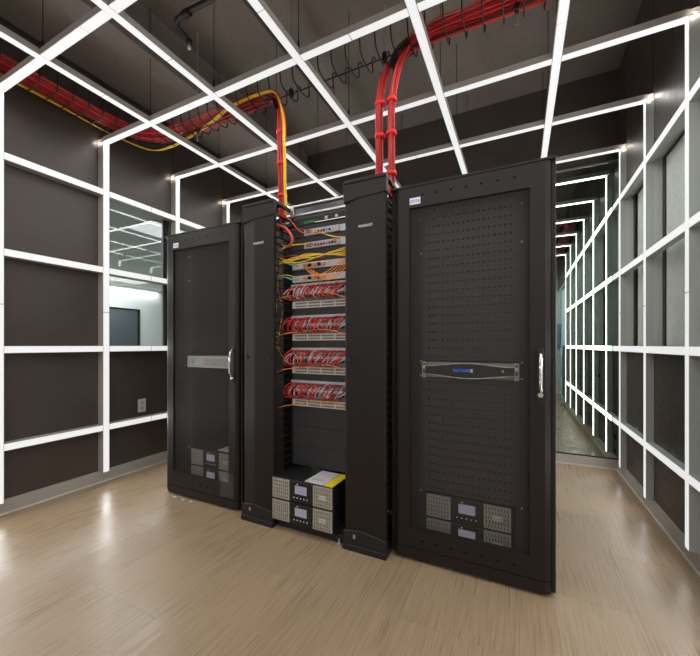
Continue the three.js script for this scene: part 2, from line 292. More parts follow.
ROWS.forEach((z, i) => {
  const H = yTop - yBot, gaps = [], g = 0.0235; let a = 0;
  strip('wall_light_post', leftPosts[i], undefined, V(SL, yBot, z), V(SL, yTop, z), V(1, 0, 0), 0.07, { cuts: [1.42 - yBot] });
  strip('wall_light_post', `upright LED strip with grey sides on the right wall, ${nth[5 - i]} from the mirrored back wall`, undefined, V(SR, yBot, z), V(SR, yTop, z), V(-1, 0, 0), 0.044, { cuts: [1.42 - yBot], body: M.housingGrey });
});
const order = ['lowest', 'second lowest', 'second highest', 'highest'];
RAILS.forEach((y, k) => {
  for (const [x, n, nm, d] of [[SL, 1, 'left', 0.07], [SR, -1, 'right', 0.044]]) {
    const from = V(x, y, ROWS[0]), to = V(x, y, ZB + 0.012), len = from.distanceTo(to), pieces = []; let a = 0;
    for (const z of [...ROWS.slice(1), null]) { if (z === null) { pieces.push([a, len]); break; } const c = ROWS[0] - z; pieces.push([a + (a === 0 ? 0.026 : 0), c - SW / 2 - 0.004]); a = c + SW / 2 + 0.004; }
    strip('wall_light_rail', `${order[k]} horizontal LED strip along the ${nm} wall`, undefined, from, to, V(n, 0, 0), d, { pieces, cuts: [1.68 + 0.04, 3.05], lift: 0.0045, body: n < 0 ? M.housingGrey : M.housing });
  }
});

// ---------------------------------------------------------------- above the grid
{
  const d = thing('ceiling_beam', 'long dark boxed beam under the slab along the left wall', 'beam', [XL + 0.62, 3.35, -1.2]);
  mesh('box', rbx(-0.6, 0, 0, 0.35, -2.7, 2.7, 0.006, 1), M.slab, d);
  mesh('lower_flange', bx(-0.14, 0.05, -0.03, 0, -2.7, 2.7), M.slab, d);
  const c = thing('conduit_pair', 'pair of dark conduits running lengthwise above the ceiling grid', 'conduit', [-1.66, 3.45, 0]);
  for (const k of [0, 0.045]) mesh('conduit', cyl(0.014, 4.0, 'z', k, 0.02, -1.9, 10), M.core, c);
  for (const z of [-0.6, -1.8, -3.0]) mesh('strap', [bx(-0.02, 0.065, 0.036, 0.042, z - 0.012, z + 0.012), cyl(0.004, 0.21, 'y', 0.022, 0.145, z, 6)], M.wire, c);
  const s = thing('sprinkler_pipe', 'black bent sprinkler pipe with a pale head above the ceiling grid', 'sprinkler', [-2.06, 3.30, -1.56]);
  mesh('pipe', tube([V(1.3, 0.02, -0.02), V(0.4, 0.01, -0.01), V(0.06, 0.005, 0.0), V(0, -0.01, -0.012), V(-0.002, -0.025, -0.045), V(0.008, -0.035, -0.075), V(0.018, -0.05, -0.095), V(0.02, -0.07, -0.1)], 0.017, 40, 10), M.wire, s);
  mesh('coupling', cyl(0.024, 0.05, 'x', 0.12, 0.003, 0, 12), M.rackDark, s); mesh('coupling', cyl(0.021, 0.025, 'y', 0.02, -0.066, -0.1, 12), M.rackDark, s);
  mesh('sprinkler_head', [cyl(0.009, 0.02, 'y', 0.02, -0.088, -0.1, 10)], M.copper, s);
  mesh('head_cap', [cyl(0.012, 0.016, 'y', 0.02, -0.106, -0.1, 10)], M.deviceWhite, s);
  mesh('pipe_hanger', [cyl(0.004, 0.4, 'y', 0.25, 0.2, 0, 6)], M.wire, s);
}
// cable tray: a spine with U-shaped wires, along the left wall and then across the room
const TY = 2.905, TZ = -2.0, TX = -2.98;
{
  const t = thing('wire_cable_tray', 'black wire cable tray with hooked ribs hung above the light grid', 'cable tray', [TX, TY, TZ]);
  mesh('spine', [cyl(0.0045, 3.62, 'x', 1.88, 0, 0, 6), tube([V(0.09, 0, 0), V(0.02, 0, 0.03), V(0, 0, 0.1), V(0, 0, 1.2), V(0, 0, 3.4)], 0.0045, 30, 6), cyl(0.0045, 2.4, 'z', 3.68, 0, 1.2, 6)], M.wire, t);
  const hook = (() => { const P = []; P.push(V(0, 0.105, 0.125), V(0.012, 0.12, 0.118), V(0.008, 0.128, 0.106), V(-0.004, 0.115, 0.102), V(0, 0.06, 0.104), V(0, 0.012, 0.092), V(0, -0.006, 0.05), V(0, -0.008, 0), V(0, -0.006, -0.05), V(0, 0.012, -0.092), V(0, 0.06, -0.104), V(-0.004, 0.115, -0.102), V(0.008, 0.128, -0.106), V(0.012, 0.12, -0.118), V(0, 0.105, -0.125)); return tube(P, 0.0042, 44, 5); })();
  for (let x = 0.16; x < 3.6; x += 0.098) { const m = mesh('rib', hook, M.wire, t); m.position.x = x; m.rotation.x = 0; }
  for (let z = 0.14; z < 2.4; z += 0.098) { const m = mesh('rib', hook, M.wire, t); m.position.z = z; m.rotation.y = Math.PI / 2; const n = mesh('rib', hook, M.wire, t); n.position.set(3.68, 0, z); n.rotation.y = Math.PI / 2; }
  for (const x of [0.62, 1.55, 2.24, 2.97]) { mesh('hanger_rod', cyl(0.0045, 0.9, 'y', x, 0.36, 0.0, 8), M.silver, t); mesh('hanger_bracket', [rbx(x - 0.012, x + 0.012, -0.018, 0.03, -0.014, 0.014, 0.003, 1), cyl(0.009, 0.012, 'y', x, -0.03, 0, 6)], M.wire, t); }
  // curved drop-out plates where the bundles leave the tray
  for (const [x, d] of [[1.335, 1], [2.405, -1]]) {              // quarter-round plates curving down from the tray
    const sh = new THREE.Shape(), R = 0.11, q = 0.004; for (let k = 0; k <= 10; k++) { const a = k / 10 * Math.PI / 2; const X = d * R * Math.sin(a), Y = -R * (1 - Math.cos(a)); k ? sh.lineTo(X, Y) : sh.moveTo(X, Y); }
    for (let k = 10; k >= 0; k--) { const a = k / 10 * Math.PI / 2; sh.lineTo(d * (R - q) * Math.sin(a), -R + (R - q) * Math.cos(a)); }
    const g = new THREE.ExtrudeGeometry(sh, { depth: 0.12, bevelEnabled: false }); g.translate(x, 0.012, -0.06); mesh('drop_out_plate', metreUV(g), M.rackPlastic, t);
  }
}
// cable bundles: every strand is a tube; control points carry the bundle's middle and its two half axes
function bundle(name, label, ctrl, n, mats, ties, rad = 0.0034) {
  const t = thing(name, label, 'cable bundle', [0, 0, 0]);
  for (let i = 0; i < n; i++) {
    const a0 = rr(0, 6.283), r0 = Math.sqrt((i + 0.5) / n), tw = rr(-0.6, 0.6);
    const pts = ctrl.map(([c, A, B], k) => { const a = a0 + tw * k / ctrl.length * 1.5 + rr(-0.1, 0.1), r = r0 * rr(0.9, 1.05); return V(...c).addScaledVector(V(...A), r * Math.cos(a)).addScaledVector(V(...B), r * Math.sin(a)); });
    mesh('cable', tube(pts, rad, 64, 5), mats[i % mats.length], t);
  }
  for (const [c, r] of ties) { const g = new THREE.TorusGeometry(r, 0.006, 6, 18); g.scale(1, 1, 2.0); g.rotateX(Math.PI / 2); g.translate(...c); mesh('tie', metreUV0(g), M.tie, t); }
  return t;
}
const bY = TY + 0.045;
bundle('red_cable_bundle', 'wide red cable bundle along the left wall, dropping into the left cable manager', [
  [[TX, bY, 0.6], [0.094, 0, 0], [0, 0.038, 0]], [[TX, bY, -0.6], [0.094, 0, 0], [0, 0.038, 0]], [[TX, bY, -1.2], [0.094, 0, 0], [0, 0.038, 0]], [[TX + 0.01, bY, -1.6], [0.085, 0, 0.01], [0, 0.036, 0]], [[TX + 0.07, bY, -1.86], [0.06, 0, 0.06], [0, 0.036, 0]], [[TX + 0.25, bY, -1.98], [0.01, 0, 0.085], [0, 0.036, 0]],
  [[-2.4, bY, TZ], [0, 0, 0.08], [0, 0.036, 0]], [[-1.95, bY, TZ], [0, 0, 0.078], [0, 0.036, 0]], [[-1.68, bY, TZ], [0, 0, 0.065], [0, 0.036, 0]], [[-1.545, 2.90, -1.985], [0.015, 0, 0.045], [0.02, 0.026, 0]], [[-1.492, 2.76, -1.965], [0.027, 0, 0], [0, 0, 0.034]], [[-1.482, 2.5, -1.95], [0.026, 0, 0], [0, 0, 0.026]], [[-1.475, 2.25, -1.95], [0.026, 0, 0], [0, 0, 0.026]], [[-1.47, 2.02, -1.95], [0.026, 0, 0], [0, 0, 0.026]]],
  46, [M.red, M.redB, M.redC], [[[-1.483, 2.62, -1.955], 0.031], [[-1.476, 2.40, -1.95], 0.030], [[-1.472, 2.18, -1.95], 0.030]]);
const yellowRun = thing('yellow_cable_pair', 'bright yellow cables along the edge of the left red bundle', 'cable bundle', [0, 0, 0]);
for (const [k, o] of [[0, 0], [1, 0.009], [2, 0.018]])
  mesh('cable', tube([V(TX - 0.080 + o, bY - 0.032, 0.6), V(TX - 0.082 + o, bY - 0.032, -0.6), V(TX - 0.082 + o, bY - 0.032, -1.3), V(TX - 0.078 + o, bY - 0.040 - k * 0.006, -1.72), V(TX + 0.03, bY - 0.055 - k * 0.004, -2.02 + o), V(TX + 0.2, bY - 0.045, -2.075 + o), V(-2.45, bY - 0.034, -2.05 + o), V(-2.2, bY - 0.038, -2.0 + o), V(-1.95, bY - 0.034, -1.94 + o), V(-1.66, bY - 0.028, -1.93 + o), V(-1.515, 2.89, -1.92 + o * 0.6), V(-1.452 + o * 0.5, 2.74, -1.915), V(-1.436 + o * 0.8, 2.5, -1.915), V(-1.43 + o * 0.8, 2.25, -1.915), V(-1.425 + o * 0.8, 2.03, -1.92)], 0.0042, 110, 6), M.yellow, yellowRun);
const RX = 0.70;
for (const [dx, lab, sgn] of [[-0.752, 'left column of the two red cable drops entering the right cable manager', 1], [-0.680, 'right column of the two red cable drops entering the right cable manager', -1]])
  bundle('red_cable_drop', lab, [[[RX, bY, 0.5], [0.08, 0, 0], [0, 0.034, 0]], [[RX, bY, -1.2], [0.08, 0, 0], [0, 0.034, 0]], [[RX - 0.02, bY, -1.78], [0.07, 0, 0.03], [0, 0.034, 0]], [[RX - 0.2, bY, -1.98], [0.02, 0, 0.08], [0, 0.034, 0]], [[0.2, bY, TZ], [0, 0, 0.08], [0, 0.034, 0]], [[-0.2, bY, TZ], [0, 0, 0.08], [0, 0.034, 0]], [[-0.47, bY, TZ + 0.01 * sgn], [0, 0, 0.06], [0, 0.034, 0]], [[-0.60 + (dx + 0.716) * 0.5, 2.92, TZ + 0.01 * sgn], [0, 0, 0.035], [0.01, 0.024, 0]], [[dx + 0.03, 2.80, -1.98], [0.022, 0.01, 0], [0, 0, 0.028]], [[dx, 2.58, -1.955], [0.024, 0, 0], [0, 0, 0.024]], [[dx, 2.3, -1.95], [0.023, 0, 0], [0, 0, 0.023]], [[dx, 2.02, -1.95], [0.023, 0, 0], [0, 0, 0.023]]],
    26, [M.red, M.redC, M.redB], [[[dx, 2.60, -1.957], 0.027], [[dx, 2.40, -1.952], 0.027], [[dx, 2.16, -1.95], 0.027]]);

// ---------------------------------------------------------------- rack cabinets
const CABW = 0.782, CABD = 1.05;
function cabinet(x0, label) {
  const t = thing('rack_cabinet', label, 'rack cabinet', [x0, 0, -1.824]);
  const w = CABW;
  mesh('side_panel', rbx(0, 0.018, 0.02, 2.0, -CABD, 0, 0.003, 1), M.rack, t); mesh('side_panel', rbx(w - 0.018, w, 0.02, 2.0, -CABD, 0, 0.003, 1), M.rack, t);
  mesh('top_panel', rbx(0.018, w - 0.018, 1.985, 2.0, -CABD, 0, 0.002, 1), M.rack, t); mesh('top_lip', rbx(0, w, 1.989, 2.001, 0, 0.022, 0.002, 1), M.rack, t);
  mesh('back_panel', bx(0.018, w - 0.018, 0.03, 1.985, -CABD, -CABD + 0.01), M.rackDark, t);
  mesh('base_frame', [bx(0.018, w - 0.018, 0.03, 0.055, -CABD + 0.01, -0.004)], M.rackDark, t);
  for (const [x, z] of [[0.05, -0.06], [w - 0.05, -0.06], [0.05, -CABD + 0.06], [w - 0.05, -CABD + 0.06]]) mesh('foot', [cyl(0.018, 0.008, 'y', x, 0.004, z), cyl(0.007, 0.03, 'y', x, 0.018, z)], M.silver, t);
  // mounting rails with a row of square-hole marks and numbers
  for (const s of [0, 1]) { const xa = w / 2 + (s ? 0.225 : -0.265);
    const rail = mesh('mounting_rail', bx(xa, xa + 0.04, 0.055, 1.985, -0.125, -0.093), M.rackDark, t);
    mesh('blanking_side', bx(s ? xa + 0.042 : 0.02, s ? w - 0.02 : xa - 0.002, 0.055, 1.985, -0.150, -0.140), M.rackDark, t);
    mesh('rail_screw', [0.34, 0.98, 1.06, 1.66, 1.85].map(y => cyl(0.0045, 0.004, 'z', xa + (s ? 0.028 : 0.012), y, -0.0925, 8)), M.silver, rail); }
  // door
  const zf = 0.024, xa = 0.020, xb = w - 0.018, c = 0.026, oa = 0.105, ob = w - 0.105, ya = 0.076, yb = 1.985, my0 = 0.182, my1 = 1.876;
  const door = mesh('door', [prismY([[xa, 0.003], [oa, 0.003], [oa, zf], [xa + c, zf], [xa + 0.006, zf - 0.009]], ya, yb), prismY([[ob, 0.003], [xb, 0.003], [xb - 0.006, zf - 0.009], [xb - c, zf], [ob, zf]], ya, yb), bx(oa, ob, ya, my0, 0.003, zf), bx(oa, ob, my1, yb, 0.003, zf)], M.rack, t);
  mesh('plinth', prismY([[xa, 0.003], [xb, 0.003], [xb - 0.006, zf - 0.009], [xb - c, zf], [xa + c, zf], [xa + 0.006, zf - 0.009]], 0.018, ya - 0.004), M.rack, t);
  const sheet = new THREE.PlaneGeometry(ob - oa, my1 - my0); sheet.translate((oa + ob) / 2, (my0 + my1) / 2, 0.012); mesh('perforated_sheet', metreUV(sheet), M.perf, door);
  for (let k = 0; k < 7; k++) for (const [y] of [[1.936], [0.118]]) mesh('vent_hole', cyl(0.0055, 0.002, 'z', oa + 0.072 + k * 0.0725, y, zf, 10), M.port, door);
  mesh('name_plate', bx(oa + 0.003, oa + 0.061, 1.892, 1.928, zf, zf + 0.002), M.labelPlate || M.deviceWhite, door);
  const lab = new THREE.PlaneGeometry(0.054, 0.032); lab.translate(oa + 0.032, 1.91, zf + 0.0026); mesh('name_print', lab.toNonIndexed(), M.label, door);
  const hx = w - 0.063;
  mesh('handle_escutcheon', rbx(hx - 0.014, hx + 0.014, 0.885, 1.135, zf - 0.002, zf + 0.006, 0.003), M.rackPlastic, door);
  mesh('handle', [tube([V(hx, 1.112, zf + 0.008), V(hx, 1.10, zf + 0.024), V(hx, 1.03, zf + 0.034), V(hx, 0.96, zf + 0.030), V(hx, 0.935, zf + 0.012)], 0.0075, 24, 10)], M.chrome, door);
  mesh('lock_barrel', cyl(0.011, 0.014, 'z', hx, 0.922, zf + 0.010, 14), M.chrome, door);
  return t;
}
const CR = -0.632, CL = -2.495;
cabinet(CL, 'left black rack cabinet with mesh door standing beside the left wall');
cabinet(CR, 'right black rack cabinet with mesh door and rows of blanking panels');

// uninterruptible power supply: two grey vent grilles around a control panel
const upsGrille = (() => { const s = rect(0, 0.128, 0.004, 0.124); for (let i = 0; i < 8; i++) for (let j = 0; j < 5; j++) { const x = 0.006 + i * 0.0146 + (j % 2 ? 0.0024 : -0.0006), y = 0.009 + j * 0.0226; const p = new THREE.Path(); p.moveTo(x, y); p.lineTo(x + 0.0032, y + 0.0085); p.lineTo(x, y + 0.017); p.lineTo(x + 0.0052, y + 0.017); p.lineTo(x + 0.0084, y + 0.0085); p.lineTo(x + 0.0052, y); s.holes.push(p); } return prismZ(s, -0.008, 0); })();
function ups(x, y, z, label, group, depth = 0.58) {              // x, y, z: lower left corner of the front
  const t = thing('power_supply', label, 'power supply', [x, y, z], group), w = 0.428, h = 0.128;
  mesh('chassis', rbx(0.004, w - 0.004, 0.002, h - 0.001, -depth, -0.016, 0.002, 1), M.rackPlastic, t);
  mesh('bezel_back', rbx(0, w, 0, h, -0.022, -0.010, 0.003, 1), M.rackDark, t);
  const a = mesh('vent_grille', upsGrille, M.beige, t); a.position.set(0.002, 0, 0); const b = mesh('vent_grille', upsGrille, M.beige, t); b.position.set(w - 0.130, 0, 0);
  const c = mesh('control_panel', rbx(0.134, w - 0.134, 0.003, h - 0.003, -0.012, 0.001, 0.004), M.rackPlastic, t);
  mesh('screen', bx(0.172, 0.256, 0.054, 0.104, 0.001, 0.002), M.screen, c);
  mesh('status_led', cyl(0.003, 0.002, 'z', 0.190, 0.113, 0.0015, 8), M.ledGreen, c);
  for (let k = 0; k < 5; k++) mesh('button', cyl(0.0042, 0.002, 'z', 0.166 + k * 0.0235, 0.030, 0.0018, 8), M.button, c);
  const p = new THREE.PlaneGeometry(0.046, 0.026); p.translate(w - 0.066, 0.064, 0.0012); mesh('name_print', p.toNonIndexed(), M.labelSmall, t);
  return t;
}
// right cabinet contents
{
  const x = CR + CABW / 2, z = -1.908, U = 0.04445;
  ups(x - 0.221, 0.204, z, 'upper power supply behind the mesh of the right cabinet');
  ups(x - 0.221, 0.070, z, 'lower power supply behind the mesh of the right cabinet');
  const bg = (() => { const p = [bx(-0.2413, 0.2413, 0.0255, U - 0.0005, -0.012, 0), bx(-0.2413, 0.2413, 0.0002, 0.0170, -0.012, 0)]; const n = 19; for (let k = 0; k <= n; k++) { const c = -0.2413 + 0.4826 * k / n, hw = k === 0 || k === n ? 0.02 : 0.0065; p.push(bx(Math.max(-0.2413, c - hw), Math.min(0.2413, c + hw), 0.0170, 0.0255, -0.012, 0)); } return merge(p); })();
  const yList = []; for (let y = 0.346; y + U < 0.972; y += U) yList.push(y); for (let y = 1.066; y + U < 1.985; y += U) yList.push(y);
  for (const y of yList) { const p = thing('blanking_panel', 'one-unit black blanking panel with a slotted line in the right rack cabinet', 'blanking panel', [x, y, z], 'blanking panels in the right cabinet'); mesh('panel', bg, M.blank, p);
    mesh('fixing_screw', [-0.232, 0.232].map(s => cyl(0.005, 0.003, 'z', s, U / 2, 0.001, 8)), M.rackDark, p); }
  // server with a waisted bezel
  const s = thing('rack_server', 'server with a curved black bezel and blue lettering in the right cabinet', 'server', [x, 0.971, z]);
  mesh('chassis', bx(-0.22, 0.22, 0.002, 0.086, -0.7, -0.001), M.deviceGrey, s);
  const curve = (sx, y0, amp) => { const a = []; for (let k = 0; k <= 24; k++) { const u = k / 24; a.push([-0.218 + 0.436 * u, y0 + amp * (0.5 - 0.5 * Math.cos(2 * Math.PI * u))]); } return a; };
  const lo = curve(1, 0.020, -0.017), hi = curve(1, 0.066, 0.016);
  const sh = new THREE.Shape([...lo, ...hi.slice().reverse()].map(q => new THREE.Vector2(...q)));
  mesh('bezel', prismZ(sh, 0, 0.022, 0.002), M.rackPlastic, s);
  for (const c of [lo, hi]) mesh('bezel_trim', tube(c.map(([a, b]) => V(a, b, 0.021)), 0.0024, 48, 6), M.beigeLight, s);
  mesh('vent_strip', [bx(-0.218, 0.218, 0.070, 0.084, 0, 0.004), bx(-0.218, 0.218, 0.003, 0.014, 0, 0.004)], M.beige, s);
  for (const k of [-1, 1]) { const e = mesh('ear', rbx(k * 0.2295 - 0.012, k * 0.2295 + 0.012, 0.0, 0.087, 0, 0.014, 0.002, 1), M.device, s);
    mesh('status_led', [bx(k * 0.2295 - 0.005, k * 0.2295 + 0.005, 0.055, 0.062, 0.014, 0.0155)], M.ledGreen, e); mesh('port', [bx(k * 0.2295 - 0.006, k * 0.2295 + 0.006, 0.025, 0.045, 0.014, 0.0152), bx(k * 0.2295 - 0.006, k * 0.2295 + 0.006, 0.068, 0.078, 0.014, 0.0152)], M.portBlue, e); }
  mesh('lettering', text('NUTANI', 0.017, 0.002, -0.075, 0.036, 0.0225), M.ledBlue, s);
  mesh('lettering', text('X', 0.017, 0.002, 0.013, 0.036, 0.0225), M.ledGreen, s);
  mesh('bezel_lock', cyl(0.006, 0.004, 'z', 0.168, 0.046, 0.023, 12), M.chrome, s);
}
// left cabinet contents
{
  const x = CL + CABW / 2, z = -1.908;
  ups(x - 0.221, 0.212, z, 'upper power supply behind the mesh of the left cabinet');
  ups(x - 0.221, 0.078, z, 'lower power supply behind the mesh of the left cabinet');
  const m = thing('manual', 'white leaflet lying on the power supply in the left cabinet', 'booklet', [x + 0.12, 0.3405, z - 0.12]);
  mesh('sheet', bx(-0.09, 0.09, 0, 0.006, -0.08, 0.08), M.paper, m);
  const s = thing('rack_server', 'pale grey server with a round teal badge in the left cabinet', 'server', [x, 0.976, z]);
  mesh('chassis', bx(-0.22, 0.22, 0.002, 0.086, -0.66, -0.001), M.deviceGrey, s);
  mesh('bezel', rbx(-0.241, 0.241, 0.0, 0.088, -0.001, 0.018, 0.004), M.deviceWhite, s);
  mesh('bezel_rib', tube([V(-0.062, 0.087, 0.017), V(-0.070, 0.044, 0.021), V(-0.058, 0.001, 0.017)], 0.006, 16, 6), M.beigeLight, s);
  mesh('vent_inset', bx(-0.052, 0.225, 0.012, 0.072, 0.018, 0.0186), M.device, s);
  mesh('badge', cyl(0.016, 0.003, 'z', -0.175, 0.042, 0.0192, 20), M.aqua, s);
  const f = thing('plastic_film_scrap', 'crumpled clear protective film stuck to the foot of the left cabinet door', 'plastic film', [CL + CABW - 0.115, 0.09, -1.798]);
  const g = new THREE.PlaneGeometry(0.12, 0.17, 14, 18); const p = g.attributes.position; for (let i = 0; i < p.count; i++) p.setXYZ(i, p.getX(i) + rr(-0.004, 0.004), p.getY(i) + 0.085 + rr(-0.004, 0.004), rr(0.001, 0.012)); g.computeVertexNormals(); mesh('film', g.toNonIndexed(), M.film, f);
}
for (const [px, pz, r] of [[-2.34, -1.775, 0.2], [-2.24, -1.77, 0.9], [-2.16, -1.768, 1.4]]) { const g = new THREE.IcosahedronGeometry(0.012, 0); g.scale(1.4, 0.35, 0.8); g.rotateY(r); g.translate(0, 0.0042, 0); const m = mesh('foam_crumb', metreUV(g), M.deviceWhite); m.position.set(px, 0, pz); tag(m, 'tiny white crumb on the floor under the left cabinet door', 'crumb', 'white crumbs under the left cabinet'); }

// ---------------------------------------------------------------- vertical cable managers
const MZ = -1.755, MW = 0.252, MD = 0.44;
function manager(x0, label) {
  const t = thing('cable_manager', label, 'cable manager', [x0, 0, MZ]), w = MW;
  mesh('back_plate', bx(0.004, w - 0.004, 0.05, 2.05, -MD, -MD + 0.006), M.rackDark, t);
  mesh('spine_channel', [bx(0.004, 0.022, 0.05, 2.05, -MD * 0.5 - 0.03, -MD * 0.5 + 0.0), bx(w - 0.022, w - 0.004, 0.05, 2.05, -MD * 0.5 - 0.03, -MD * 0.5)], M.rackDark, t);
  // door with a shallow ridge
  const ridge = w * 0.40;
  const prof = [[0.002, -0.030], [w - 0.002, -0.030], [w - 0.002, -0.006], [w - 0.010, -0.002], [ridge, 0.003], [0.010, -0.007], [0.002, -0.012]];
  const door = mesh('door', prismY(prof, 0.090, 1.972), M.rack, t);
  const chev = (y0, ym, y1) => new THREE.Shape([[0.002, y0], [0.002, y1], [w - 0.002, y1], [w - 0.002, y0], [ridge, ym]].map(q => new THREE.Vector2(...q)));
  // top cap with a chevron lower edge, a lid on it
  const cap = mesh('top_cap', [prismZ(new THREE.Shape([[0.0, 1.955], [ridge, 1.968], [w, 1.975], [w, 2.05], [0.0, 2.05]].map(q => new THREE.Vector2(...q))), -0.03, 0.006, 0.002)], M.rack, t);
  mesh('cap_lid', [rbx(-0.002, w + 0.002, 2.054, 2.074, -0.10, 0.008, 0.004), bx(0.0, 0.016, 2.05, 2.07, -MD, -0.10), bx(w - 0.016, w, 2.05, 2.07, -MD, -0.10), bx(0.016, w - 0.016, 2.05, 2.07, -MD, -MD + 0.02)], M.rack, t);
  // foot moulding with a chevron top
  mesh('foot_cover', prismZ(new THREE.Shape([[0.0, 0.034], [w, 0.034], [w, 0.094], [ridge, 0.116], [0.0, 0.102]].map(q => new THREE.Vector2(...q))), -0.03, 0.009, 0.003), M.rackPlastic, t);
  mesh('foot_rib', [tube([V(0.01, 0.088, 0.009), V(ridge * 0.4, 0.072, 0.009), V(ridge, 0.064, 0.009), V(w - 0.01, 0.050, 0.009)], 0.0025, 20, 5)], M.rack, t);
  mesh('base', [rbx(-0.004, w + 0.004, 0.0, 0.034, -MD, 0.016, 0.004)], M.rackPlastic, t);
  for (const x of [0.03, w - 0.02]) mesh('base_screw', cyl(0.006, 0.004, 'z', x, 0.017, 0.017, 8), M.rackDark, t);
  mesh('foot_mark', [bx(0.06, 0.074, 0.070, 0.092, 0.0085, 0.0102)], M.silver, t);
  for (const [x, z] of [[0.034, -0.001], [w - 0.034, 0.0]]) mesh('door_latch', [cyl(0.011, 0.008, 'z', x, 1.068, z, 14), cyl(0.005, 0.012, 'z', x, 1.085, z, 10)], M.rackDark, door);
  mesh('lettering', text('PANDUIT', 0.014, 0.0015, 0.090, 1.80, 0.0026), M.deviceWhite, door);
  // finger combs at both sides
  const fg = rbx(-0.006, 0.006, -0.004, 0.004, -0.165, -0.006, 0.003, 1);
  for (const s of [0, 1]) for (let k = 0; k < 40; k++) { const f = mesh('cable_finger', fg, M.rackPlastic, t); f.position.set(s ? w - 0.010 : 0.010, 0.17 + k * 0.0466, -0.030); }
  return t;
}
const ML = -1.645, MR = -0.893;
manager(ML, 'left black vertical cable manager between the left cabinet and the open rack');
manager(MR, 'right black vertical cable manager between the open rack and the right cabinet');
// fibre jumpers hanging inside the left manager
for (let k = 0; k < 6; k++) {
  const mat = [M.yellow, M.yellow, M.orange, M.yellow, M.crimson, M.yellow, M.aqua, M.yellow, M.orange][k], x = -1.45 - 0.012 * (k % 4), z = -1.84 - 0.016 * k;
  const o = mesh('fibre_jumper', tube([V(x, 2.0, z), V(x - 0.02, 1.85, z + 0.02), V(x + 0.01, 1.7, z), V(x - 0.01, 1.55, z + rr(-0.03, 0.03)), V(x + 0.012, 1.4, z), V(x, 1.27 - 0.03 * k, z + 0.02), V(x + 0.02, 1.22 - 0.035 * k, z - 0.02)], 0.0028, 40, 5), mat);
  tag(o, `thin ${['yellow', 'yellow', 'orange', 'yellow', 'crimson', 'yellow', 'aqua', 'yellow', 'orange'][k]} fibre cable hanging inside the left cable manager`, 'cable', 'fibre cables inside the left manager');
}

// ---------------------------------------------------------------- open rack and its equipment
const EX = -1.143, EZ = -1.95;                                     // middle and front plane of the mounted equipment
{
  const t = thing('open_rack', 'open black two-post equipment rack between the cable managers', 'equipment rack', [EX, 0, EZ]);
  for (const s of [-1, 1]) { const r = mesh('upright', [bx(s * 0.2465 - 0.003, s * 0.2465 + 0.003, 0.0, 2.10, -0.10, 0.0), bx(s * 0.236 - 0.008, s * 0.236 + 0.008, 0.335, 2.10, -0.022, -0.0165)], M.rack, t);
    const n = []; for (let k = 0; k < 44; k++) n.push(cyl(0.0032, 0.002, 'z', s * 0.233, 0.40 + k * 0.0379, -0.0158, 6)); mesh('rail_hole', n, k0(), r); }
  mesh('base_flange', [bx(-0.236, 0.236, 0.002, 0.045, -0.40, 0.165)], M.rackDark, t);
  mesh('base_shelf', [bx(-0.248, 0.19, 0.046, 0.060, -0.40, 0.19)], M.rackDark, t);
  mesh('levelling_foot', [cyl(0.013, 0.010, 'y', 0.212, 0.005, 0.182, 12), cyl(0.007, 0.03, 'y', 0.212, 0.02, 0.182, 8)], M.silver, t);
  mesh('rear_sheet', bx(-0.24, 0.24, 0.06, 2.0, -0.42, -0.41), M.rackDark, t);
  // top frame with a glossy grey insert
  const top = mesh('top_frame', (() => { const s = rect(-0.247, 0.245, 2.012, 2.083); s.holes.push(hole(-0.225, 0.215, 2.022, 2.074)); return prismZ(s, -0.004, 0.022, 0.002); })(), M.silver, t);
  mesh('top_insert', bx(-0.225, 0.215, 2.022, 2.074, 0.0, 0.004), M.glossGrey, top);
  mesh('top_underside', bx(-0.235, 0.235, 1.998, 2.010, -0.36, 0.0), M.deviceGrey, t);
}
function k0() { return M.silver; }
function panelThing(name, label, category, y, parts, group) { const t = thing(name, label, category, [EX, y, EZ], group); parts(t); return t; }
panelThing('shelf_tray', 'grey tray with a green label under the rack top', 'tray', 1.950, t => { mesh('tray', [bx(-0.2295, 0.2295, 0.0, 0.044, -0.30, 0.002)], M.blank, t); mesh('green_label', bx(-0.15, -0.065, 0.008, 0.022, 0.002, 0.0035), M.green, t); mesh('clip', [[0.015], [0.09], [0.17]].map(([x]) => rbx(x, x + 0.02, 0.014, 0.032, 0.002, 0.010, 0.002, 1)), M.bracket, t); mesh('front_lip', bx(-0.06, 0.2295, 0.002, 0.008, 0.002, 0.008), M.silver, t); });
for (const [y, k] of [[1.872, 'upper'], [1.786, 'lower']]) panelThing('network_router', `${k} grey network router with a row of small ports`, 'router', y, t => {
  mesh('chassis', rbx(-0.142, 0.122, 0.0, 0.042, -0.24, 0.012, 0.003, 1), M.device, t);
  for (const [a, b, m] of [[-0.2413, -0.142, M.blank], [0.122, 0.2413, M.bracket]]) mesh('mounting_ear', bx(a, b, 0.0, 0.042, -0.002, 0.003), m, t);
  const n = k === 'upper' ? 6 : 8; for (let i = 0; i < n; i++) mesh('port', bx(-0.06 + i * 0.021, -0.046 + i * 0.021, 0.012, 0.026, 0.012, 0.0128), i === 4 ? M.ledBlue : M.port, t);
  mesh('vent', [0, 1, 2].map(i => bx(-0.128, -0.085, 0.010 + i * 0.009, 0.014 + i * 0.009, 0.012, 0.0126)), M.port, t);
  mesh('status_led', [0, 1].map(i => bx(0.092 + i * 0.012, 0.098 + i * 0.012, 0.018, 0.024, 0.012, 0.0128)), M.yellow, t);
});
